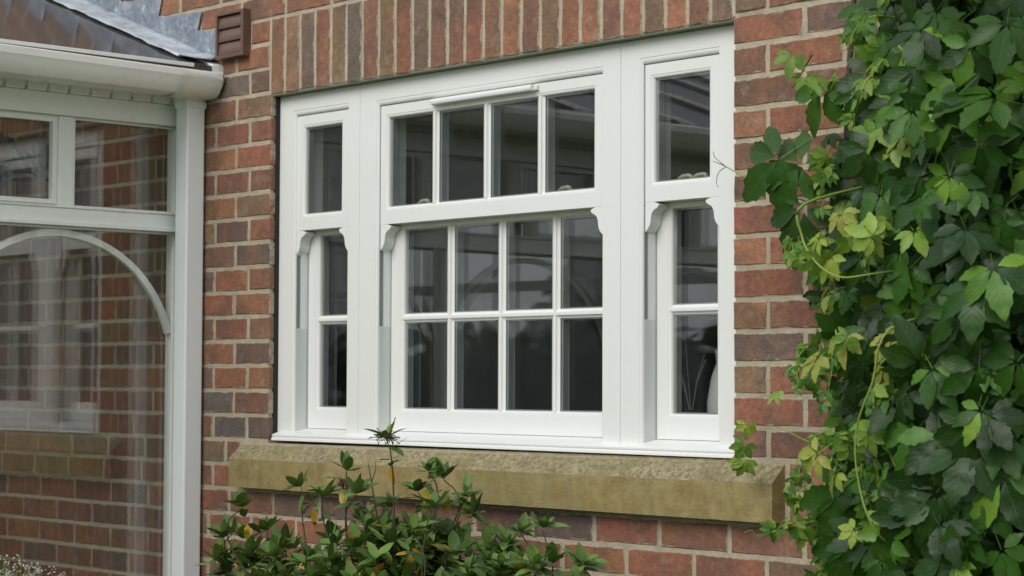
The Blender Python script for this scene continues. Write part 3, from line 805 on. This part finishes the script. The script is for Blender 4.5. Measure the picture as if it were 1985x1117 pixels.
# ------------------------------------------------------------------ plants
def leaflet(L_, W, fold, droop, serr, rg, n=8, wide=.72):
    """blade along +Y, normal +Z; returns verts, faces, uvs (units mm)"""
    vs, uv, fs = [], [], []
    for i in range(n + 1):
        t = i / n
        w = W * (sin(pi * min(1, t ** wide)) ** (.95 if serr else .7)) * (1.12 - .2 * t) if 0 < t < 1 else (.02 * W if t == 0 else 0)
        if serr and 0 < i < n: w *= 1 + (serr if i % 2 else -serr)
        y = L_ * t; z = -droop * t * t * L_ + (.02 * L_ * sin(t * 7 + rg.random() * 3))
        hx = w / 2
        vs += [(-hx, y + (L_ * .03 if serr and i % 2 else 0), z + fold * hx), (0, y, z), (hx, y + (L_ * .03 if serr and i % 2 else 0), z + fold * hx)]
        uv += [(0, t), (.5, t), (1, t)]
    for i in range(n):
        a = i * 3
        fs += [(a, a + 1, a + 4, a + 3), (a + 1, a + 2, a + 5, a + 4)]
    return vs, fs, uv
def palm_leaf(size, rg, spread=1.0, n=5, petiole=True):
    V, Fc, UV = [], [], []
    angs = {5: [-96, -47, 0, 47, 96], 3: [-45, 0, 45]}[n]; ls = {5: [.66, .88, 1, .88, .66], 3: [.85, 1, .85]}[n]
    for a, l in zip(angs, ls):
        vs, fs, uv = leaflet(size * l * rg.uniform(.9, 1.05), size * l * rg.uniform(.44, .54), rg.uniform(.08, .40), rg.uniform(.15, .65), .075, rg, 10, rg.uniform(.95, 1.12))
        rot = Matrix.Rotation(R(-a * spread + rg.uniform(-6, 6)), 3, 'Z') @ Matrix.Rotation(R(rg.uniform(-14, 14)), 3, 'Y')
        o = len(V)
        V += [tuple(rot @ Vector((v[0], v[1] + size * .09, v[2] + abs(a) * -.02))) for v in vs]
        Fc += [tuple(i + o for i in f) for f in fs]; UV += uv
    if petiole:
        o = len(V)
        V += [(-1., 0, 0), (1., 0, 0), (.8, -size * .6, -size * .2), (-.8, -size * .6, -size * .2)]; Fc.append((o, o + 1, o + 2, o + 3)); UV += [(.5, 0)] * 4
    return V, Fc, UV
def single_leaf(size, rg, wide=.42):
    return leaflet(size, size * wide, rg.uniform(.1, .4), rg.uniform(-.1, .4), 0, rg, 6, .95)
def leaf_mesh(name, geo, mat):
    V, Fc, UV = geo
    me = bpy.data.meshes.new(name); me.from_pydata([(a * S, b * S, c * S) for a, b, c in V], [], Fc)
    uvl = me.uv_layers.new(name='leaf_uv')
    for lp_ in me.loops: uvl.data[lp_.index].uv = UV[lp_.vertex_index]
    me.materials.append(mat); me.shade_smooth()
    return me
def frame_of(tip, nrm):
    y = tip.normalized(); z = (nrm - y * nrm.dot(y))
    if z.length < 1e-3: z = Vector((1, 0, 0)) - y * y.x
    z.normalize(); x = y.cross(z)
    return Matrix((x, y, z)).transposed()
def rand_col(stops, u, rg):
    for (a, c), (b, d) in zip(stops, stops[1:]):
        if u <= b:
            t = (u - a) / (b - a + 1e-9); k = rg.uniform(.85, 1.15)
            return tuple((c[i] * (1 - t) + d[i] * t) * k for i in range(3)) + (1,)
    return tuple(stops[-1][1]) + (1,)
class Mass:
    def __init__(s): s.V = []; s.F = []; s.UV = []
    def put(s, geo, rot, p, k=1):
        V, Fc, UV = geo; o = len(s.V)
        for v in V: q = rot @ Vector(v) * k; s.V.append((q.x + p[0], q.y + p[1], q.z + p[2]))
        s.F += [tuple(i + o for i in f) for f in Fc]; s.UV += UV
    def build(s, name, mat, par):
        me = leaf_mesh(name, (s.V, s.F, s.UV), mat); o = bpy.data.objects.new(name, me); col.objects.link(o); parent(o, par); o['kind'] = 'stuff'; return o
def put_leaf(name, me, rot, p, k, colr, par):
    o = bpy.data.objects.new(name, me); col.objects.link(o)
    mm = rot.to_4x4(); mm.translation = Vector((p[0] * S, p[1] * S, p[2] * S)); o.matrix_basis = mm @ Matrix.Scale(k, 4)
    o.color = colr; parent(o, par); return o

# virginia creeper on the right
rg = random.Random(5)
cr = thing('virginia_creeper', 'dense green climbing creeper hanging over the brick wall at right', 'climber')
BND = sorted([(1.6e3, 2600), (1350, 2560), (1004, 2521), (862, 2493), (768, 2431), (680, 2412), (567, 2388), (454, 2385), (339, 2430), (250, 2392), (137, 2429), (48, 2443), (-65, 2415), (-166, 2400), (-242, 2385), (-500, 2400), (-1000, 2450)])
def xb(z):
    for (a, xa), (b, xc) in zip(BND, BND[1:]):
        if z <= b: t = (z - a) / (b - a); return xa + (xc - xa) * t
    return BND[-1][1]
palms = [palm_leaf(100, rg) for _ in range(8)]; pm = [leaf_mesh('leaf', p_, M['creeper']) for p_ in palms]
loose = [palm_leaf(100, rg, .8, 3) for _ in range(4)]; lm = [leaf_mesh('leaf', p_, M['creeper']) for p_ in loose]
def surf_y(x, z): 
    d = x - xb(z)
    return -70 - min(330, max(0, d) * .75) + 45 * mnoise.noise(Vector((x * .006, z * .006, 2)))
def leaf_frame(rg, wild=1.0):
    n_ = Vector((rg.gauss(.42, .40 * wild), -1, rg.gauss(.50, .38 * wild)))
    t_ = Vector((rg.gauss(-.05, .55 * wild), rg.gauss(-.25, .2), -1 + rg.uniform(0, .5)))
    if rg.random() < .18: t_ = Vector((rg.uniform(-1, 1), -.3, rg.uniform(-.4, .6)))
    return frame_of(t_, n_)
n_obj = 0; mass = Mass()
cells = []
z = -420
while z < 1130:
    x = xb(z)
    while x < 3080:
        cells.append((x + rg.uniform(-35, 35), z + rg.uniform(-35, 35))); x += 53
    z += 51
rg.shuffle(cells)
for (x, z) in cells:
    edge = x - xb(z)
    if edge < -25: continue
    y = surf_y(x, z) + rg.uniform(-55, 40)
    k = rg.choice([.5, .6, .7, .8, .95, 1.1]) * (1.0 if edge > 330 else (.92 if edge > 240 else (.78 if edge > 80 else .66)))
    u = min(1, max(0, rg.betavariate(1.2, 2.5) * .92))
    if edge < 260 and rg.random() < .35: u = min(1, u + .25)
    q = to_px(x, y, z)
    inside = q and -60 < q[0] < 2050 and -70 < q[1] < 1190
    if mnoise.noise(Vector((x * .011, z * .011, 7))) > (.16 if edge < 300 else .13) and edge > 110: continue
    rot = leaf_frame(rg)
    if inside and n_obj < 264 and rg.random() < .8:
        i = rg.randrange(8)
        if rg.random() < .8: put_leaf('leaf', pm[i], rot, (x, y, z), k, rand_col(CG, u, rg), cr)
        else: put_leaf('leaf', lm[rg.randrange(4)], rot, (x, y, z), k * 1.15, rand_col(CG, u, rg), cr)
        n_obj += 1
    else: mass.put(rg.choice(palms), rot, (x, y, z), k)
for _ in range(1700):                                     # inner layers
    z = rg.uniform(-1000, 2100); x = xb(z) + 15 + rg.uniform(0, 1) ** .9 * 900
    if x > 3400: continue
    y = min(-25, surf_y(x, z) * rg.uniform(.06, .42))
    mass.put(rg.choice(palms), leaf_frame(rg, 1.4), (x, y, z), rg.uniform(.6, 1.2))
# big single leaves that stand out from the edge
for (x, y, z, k, tx, tz, u) in ((2352, -200, 672, 1.35, -.75, -.55, .36), (2405, -190, 560, 1.15, -.55, -.85, .30), (2470, -200, 810, .95, -.5, -.8, .62), (2560, -240, -40, 1.25, -.45, -.9, .5), (2580, -230, -150, 1.2, -.5, -.8, .35), (2400, -190, 655, 1.3, -.9, -.2, .45)):
    put_leaf('leaf', pm[int(k * 10) % 8], frame_of(Vector((tx, -.1, tz)), Vector((.45, -1, .35))), (x, y, z), k, rand_col(CG, u, rg), cr); n_obj += 1
YG = [(2614,-363,821),(2728,-274,676),(2843,-337,641),(2870,-314,676),(2754,-353,491),(2644,-329,409),(2590,-343,452),(2775,-347,460),(2689,-319,276),(2816,-319,285),(2737,-281,193),(2692,-308,68),(2590,-278,22),(2197,-60,70),(2190,-60,-11),(2310,-60,159),(2571,-287,225),(2894,-271,693),(2643,-309,542),(2902,-370,483),(2688,-286,-141),(2780,-274,-125)]
YC = [(.20, .33, .045), (.27, .40, .06), (.33, .42, .06), (.15, .28, .045), (.36, .38, .07)]
yc = 0
for (x, y, z) in YG:
    y -= 60
    for j in range(2 if yc < 30 else 1):
        c = rg.choice(YC); f = rg.uniform(.75, 1.1)
        if n_obj + yc < 299:
            put_leaf('leaf', rg.choice(pm), leaf_frame(rg, 1.3), (x + rg.uniform(-35, 35), y + rg.uniform(-30, 10), z + rg.uniform(-30, 30)), rg.uniform(.38, .62) * (.8 if x < 2350 else 1), (c[0] * f, c[1] * f, c[2] * f, 1), cr); yc += 1
mass.build('foliage', M['creeper_mass'], cr)
def stem(name, pts, r0, r1, mat, par):
    P = [Vector(p) for p in pts]; out = []
    for i in range(len(P) - 1):
        p0 = P[max(0, i - 1)]; p1 = P[i]; p2 = P[i + 1]; p3 = P[min(len(P) - 1, i + 2)]
        for k in range(5):
            t = k / 5; out.append(.5 * ((2 * p1) + (p2 - p0) * t + (2 * p0 - 5 * p1 + 4 * p2 - p3) * t * t + (3 * p1 - p0 - 3 * p2 + p3) * t ** 3))
    out.append(P[-1]); n_ = len(out)
    return obj(name, MB().tube(out, [r0 + (r1 - r0) * i / (n_ - 1) for i in range(n_)], 6), mat, par, smooth=80, fix=False)
for pts, r0 in ([[(2600, -180, 600), (2587, -410, 543), (2590, -420, 480), (2625, -420, 425), (2679, -410, 392), (2756, -390, 398), (2800, -250, 420)], 3.2],
                [[(2820, -200, 330), (2793, -400, 285), (2768, -420, 183), (2716, -405, 89), (2716, -400, -13), (2753, -390, -114), (2760, -250, -190)], 2.6],
                [[(2905, -250, 800), (2925, -410, 720), (2915, -410, 650), (2870, -300, 600)], 2.4]):
    stem('shoot', pts, r0, 1.6, M['youngstem'], cr)
# trailing lime-green shoots down the left side of the climber
ym_ = Mass(); ysm = MB()
sm5 = [palm_leaf(100, rg, .8) for _ in range(4)] + [palm_leaf(100, rg, .8, 3) for _ in range(3)]
for i in range(30):
    z0 = rg.uniform(-250, 1000); x0 = xb(z0) + rg.uniform(-20, 1) + rg.uniform(0, 1) ** 1.4 * 330
    if i % 3 == 0: x0 = xb(z0) + rg.uniform(0, 60)
    y0 = surf_y(x0, z0) - rg.uniform(35, 80)
    p = Vector((x0, y0, z0)); d = Vector((rg.uniform(-.8, .6), rg.uniform(-.5, .1), rg.uniform(-.6, .4))).normalized(); path = [p.copy()]
    n_ = rg.randint(7, 16)
    for k in range(n_):
        d = (d + Vector((rg.gauss(0, .22), rg.gauss(0, .12), -.13 + rg.gauss(0, .2)))).normalized(); p = p + d * 17
        if p.x < xb(p.z) - 15: d.x = abs(d.x) + .25
        path.append(p.copy())
        for q in range(rg.choice([0, 1, 1, 2])):
            f_ = leaf_frame(rg, 1.6)
            ym_.put(rg.choice(sm5), f_, p + Vector((rg.uniform(-9, 9), rg.uniform(-8, 4), rg.uniform(-9, 9))), rg.uniform(.2, .5) * (1.15 - .6 * k / n_))
    ysm.tube(path, [2.4 * (1 - .7 * k / n_) for k in range(n_ + 1)], 5)
    for q in range(2):                                    # curling tendrils
        b = rg.choice(path); c_ = [b + Vector((-6 * t_ + 5 * sin(t_ * 1.7 + q), -2 * t_, 5 * cos(t_ * 1.5) + 3 * t_ * (q - .5))) for t_ in range(7)]
        ysm.tube(c_, .8, 4)
ym_.build('young_foliage', M['young'], cr); o_ = obj('trailing_shoot', ysm, M['youngstem'], cr, smooth=80, fix=False); o_['kind'] = 'stuff'
stem('tendril', [(2430, -120, 560), (2304, -90, 594), (2214, -75, 623), (2105, -60, 666), (2066, -58, 685), (2025, -56, 700)], 2.6, 1, M['youngstem'], cr)
stem('tendril', [(2070, -58, 684), (2050, -62, 672), (2040, -60, 650), (2045, -58, 636)], 1.1, .6, M['redstem'], cr)
stem('tendril', [(2066, -58, 685), (2040, -64, 706), (2030, -60, 722)], 1.1, .6, M['redstem'], cr)
stem('tendril', [(2440, -150, 40), (2330, -90, 52), (2240, -70, 78), (2190, -62, 84)], 1.8, .8, M['youngstem'], cr)
stem('tendril', [(2400, -150, 900), (2330, -120, 850), (2300, -100, 840)], 2, .8, M['redstem'], cr)
for i in range(14):
    x = 2480 + i * 60 + rg.uniform(-20, 20)
    stem('stem', [(x, -30, GZ), (x + rg.uniform(-60, 60), -40, -500), (x + rg.uniform(-80, 80), -60, 100), (x + rg.uniform(-90, 90), -60, 700), (x + rg.uniform(-60, 90), -50, 1400)], rg.uniform(6, 13), 4, M['bark'], cr)

# garden shrub under the window
rg = random.Random(21)
sh = thing('garden_shrub', 'leafy evergreen shrub with a few yellow leaves growing below the stone sill', 'shrub')
SHRUB = [(1241,-397,34),(1142,-342,30),(860,-373,-101),(894,-331,-128),(991,-327,-57),(1157,-428,-107),(683,-437,-161),(427,-289,-251),(740,-393,-222),(533,-397,-304),(643,-260,-276),(1351,-355,-44),(1334,-289,-65),(1311,-354,-96),(1462,-324,-104),(1438,-412,-127),(1491,-325,-146),(1612,-283,-185),(1749,-345,-163),(1591,-306,-216),(1851,-319,-241),(1810,-428,-238),(1023,-303,-184),(1145,-333,-215),(1021,-385,-247),(1387,-434,-184),(1349,-284,-206),(1562,-354,-215),(836,-310,-303),(998,-281,-300),(1201,-311,-279),(1318,-274,-286),(661,-368,-318),(1140,-295,-145),(1455,-359,-240),(1451,-271,-283),(684,-281,-342),(605,-422,-339),(1753,-415,-260)]
tips = [Vector(p) for p in SHRUB[:1] + SHRUB[2:]]
for _ in range(85):
    x = rg.gauss(1230, 190); tips.append(Vector((x, rg.uniform(-480, -220), -165 - rg.uniform(0, 190) - abs(x - 1250) * .22)))
for _ in range(34):
    x = rg.choice([rg.uniform(590, 860), rg.uniform(1480, 1760)]); tips.append(Vector((x, rg.uniform(-460, -240), rg.uniform(-380, -240) + (20 if x < 900 else 0))))
for _ in range(70):
    x = rg.uniform(600, 1780); tips.append(Vector((x, rg.uniform(-520, -180), -300 - rg.uniform(0, 160) - (abs(x - 1250) * .08))))
for _ in range(40):
    x = rg.uniform(520, 1750); tips.append(Vector((x, rg.uniform(-560, -150), rg.uniform(-800, -430))))
sl_ = [single_leaf(58, rg, rg.uniform(.36, .50)) for _ in range(6)]
slm = [leaf_mesh('leaf', g_, M['shrub']) for g_ in sl_]
smass = Mass(); ns = 0
root = Vector((1160, -330, GZ))
stems = MB()
for ti, t in enumerate(tips):
    if ti < 38 or rg.random() < .12:
        mid = root.lerp(t, .55) + Vector((rg.uniform(-60, 60), rg.uniform(-40, 40), rg.uniform(-40, 60)))
        b = root.lerp(t, .0) + Vector((rg.uniform(-160, 160) + (t.x - 1160) * .5, rg.uniform(-60, 60), 0))
        near = t - Vector((rg.uniform(-55, 55), rg.uniform(-30, 30), 90))
        nm = 'branch'
        stem(nm, [b, mid, near, t], 4, 1.3, M['bark'], sh)
    axis = Vector((rg.uniform(-.35, .35) + (t.x - 1160) * .0006, rg.uniform(-.45, .1), 1)).normalized()
    if ti == 0: axis = Vector((-.2, -.1, 1)).normalized()
    n_l = rg.randint(9, 14)
    for lev in range(2):
        for i in range(n_l if lev == 0 else rg.randint(5, 9)):
            a = i * 2.399 + rg.uniform(-.3, .3); e_ = max(8, rg.gauss(42, 20)) if lev == 0 else rg.gauss(0, 25)
            side_ = Vector((cos(a), sin(a), 0)); side_ = (side_ - axis * side_.dot(axis)).normalized()
            tip = side_ * cos(R(e_)) + axis * sin(R(e_)); nr = axis * cos(R(e_)) - side_ * sin(R(e_))
            rot = frame_of(tip, nr)
            k = rg.uniform(.55, 1.15) * (1 if lev == 0 else .9) * (1.05 if ti == 0 else 1)
            p = t - axis * (lev * rg.uniform(12, 70)) + tip * 3
            u = rg.betavariate(2, 2) * .96
            yel = (lev == 1 and rg.random() < .09)
            if yel: rot = frame_of(Vector((rg.uniform(-.2, .2), -.1, -1)), Vector((.4, -1, .1)))
            if ns < 298 and t.z > -350:
                c = rand_col(SG, min(u, .95), rg) if not yel else (.52 * rg.uniform(.8, 1.1), .30 * rg.uniform(.7, 1.1), .03, 1)
                put_leaf('leaf', rg.choice(slm), rot, p, k, c, sh); ns += 1
            else: smass.put(rg.choice(sl_), rot, p, k)
# the spent flower heads on the tall shoot and a brown seed cluster
m_ = MB()
for c0 in ((1205, -380, 40), (1262, -405, 36)):
    for i in range(26):
        d = Vector((rg.gauss(0, 1), rg.gauss(0, 1), rg.gauss(.2, 1))).normalized() * rg.uniform(14, 28)
        p0 = Vector(c0); m_.tube([p0, p0 + d * .6 + Vector((0, 0, 2)), p0 + d], [.8, .8, 1.6], 4)
obj('flower_stalk', m_, M['redstem'], sh)
m_ = MB()
for i in range(40):
    d = Vector((rg.gauss(0, 1), rg.gauss(0, 1), rg.gauss(0, 1))).normalized() * rg.uniform(8, 22)
    p0 = Vector((1010, -350, -85)); m_.tube([p0, p0 + d], [1.5, 3.5], 5)
obj('seed_head', m_, M['redstem'], sh)
obj('bare_twig', MB().tube([(1180, -360, -240), (1130, -345, -130), (1105, -340, -60), (1090, -335, -30)], [3, 2.4, 1.8, 1], 5).tube([(1112, -341, -80), (1128, -340, -45), (1124, -340, -22)], [1.6, 1.2, .8], 5), M['bark'], sh)
obj('bare_twig', MB().tube([(1241, -397, 30), (1262, -400, 64), (1280, -402, 90)], [2, 1.6, 1.2], 5), M['bark'], sh)
smass.build('foliage', M['shrub_mass'], sh)

# small white flowered plant at the lower left
rg = random.Random(8)
fp = thing('flowering_plant', 'fine leaved plant with tiny white flowers by the conservatory glass', 'plant')
ms = Mass(); st_ = MB(); fl = MB()
c0 = Vector((-120, -700, GZ)); small = [single_leaf(12, rg, .22) for _ in range(4)]
for i in range(90):
    a = rg.uniform(0, 2 * pi); r_ = rg.uniform(0, 1) ** .6 * 190
    top_ = Vector((c0.x + r_ * cos(a), c0.y + r_ * sin(a), -330 - r_ * .45 + rg.uniform(-40, 25)))
    b = c0 + Vector((rg.uniform(-30, 30), rg.uniform(-30, 30), 0)); md = b.lerp(top_, .6) + Vector((0, 0, 40))
    st_.tube([b, md, top_], [1.8, 1.3, .8], 4)
    for k in range(12):
        p = md.lerp(top_, rg.random()) + Vector((rg.uniform(-8, 8), rg.uniform(-8, 8), rg.uniform(-8, 8)))
        ms.put(rg.choice(small), frame_of(Vector((rg.gauss(0, 1), rg.gauss(0, 1), rg.gauss(.6, .6))), Vector((rg.gauss(0, 1), -1, .4))), p, rg.uniform(.8, 1.5))
    for k in range(rg.randint(2, 6)):
        p = top_ + Vector((rg.uniform(-14, 14), rg.uniform(-14, 14), rg.uniform(-6, 12)))
        d = Vector((rg.uniform(-.4, .4), rg.uniform(-.6, 0), 1)).normalized()
        fl.tube([p, p + d * 1.6], [2.6, 3.0], 6)
obj('stem', st_, M['youngstem'], fp, kind='stuff'); ms.build('foliage', M['shrub_mass'], fp); obj('flower', fl, M['petal'], fp, kind='stuff')

# ------------------------------------------------------------------ the garden behind the camera (seen in the glass)
rg = random.Random(3)
blob = [leaflet(420, 300, .2, .2, 0, rg, 3) for _ in range(4)]
hd_ = thing('garden_hedge', 'clipped dark green hedge along the far edge of the lawn reflected in the panes', 'hedge'); ms = Mass()
for i in range(5200):
    t = rg.random()
    if t < .55: p = (rg.uniform(-19000, 16000), -13500 + rg.uniform(-600, 600), GZ + rg.uniform(0, 1700))
    else: p = (-18500 + rg.uniform(-600, 600), rg.uniform(-13500, 1000), GZ + rg.uniform(0, 1700))
    ms.put(rg.choice(blob), frame_of(Vector((rg.gauss(0, 1), rg.gauss(0, 1), rg.gauss(0, 1))), Vector((rg.gauss(0, 1), rg.gauss(0, 1), 1))), p, rg.uniform(.7, 1.3))
ms.build('foliage', M['dark_mass'], hd_)
obj('dark_filler', MB().box(-18800, 16000, -13750, -13250, GZ, GZ + 1500).box(-18750, -18250, -13240, 1000, GZ, GZ + 1500), M['dark_core'], hd_)  # near-black solid box added inside the hedge to close bright sky gaps
for i, (x, y, h_, r_, lab) in enumerate([(-14300, -15900, 3100, 750, 'small round tree in front of the far hedge, reflected left of centre'), (-20900, -15900, 3700, 1050, 'taller spreading tree at the far corner of the hedge'), (-7500, -19500, 7600, 2400, 'large dark tree rising behind the hedge'), (-27500, -13500, 4300, 1500, 'broad tree beside the side hedge beyond the conservatory'), (4000, -20000, 8200, 2900, 'tallest tree standing behind the hedge at its right end')]):
    tr = thing('garden_tree', lab, 'tree', 'trees along the garden edge')
    obj('trunk', MB().tube([(x, y, GZ), (x + 60, y, GZ + h_ * .35), (x - 50, y + 40, GZ + h_ * .75)], [r_ * .11, r_ * .08, r_ * .03], 8), M['bark'], tr)
    lb = MB()
    for k in range(7):
        a = k * .9; lb.tube([(x, y, GZ + h_ * (.35 + .05 * k)), (x + r_ * .7 * cos(a), y + r_ * .7 * sin(a), GZ + h_ * (.55 + .05 * k))], [r_ * .035, r_ * .012], 6)
    obj('limb', lb, M['bark'], tr)
    ms = Mass()
    for k in range(1300):
        d = Vector((rg.gauss(0, 1), rg.gauss(0, 1), rg.gauss(0, 1))).normalized()
        rr = r_ * rg.uniform(.45, 1.0) * (1 + .3 * mnoise.noise(d * 2 + Vector((i, 0, 0))))
        ms.put(rg.choice(blob), frame_of(Vector((rg.gauss(0, 1), rg.gauss(0, 1), rg.gauss(0, 1))), Vector((rg.gauss(0, 1), rg.gauss(0, 1), 1))), (x + d.x * rr, y + d.y * rr, GZ + h_ * .66 + d.z * rr * 1.1), rg.uniform(.5, 1.1))
    ms.build('crown', M['dark_mass'], tr)
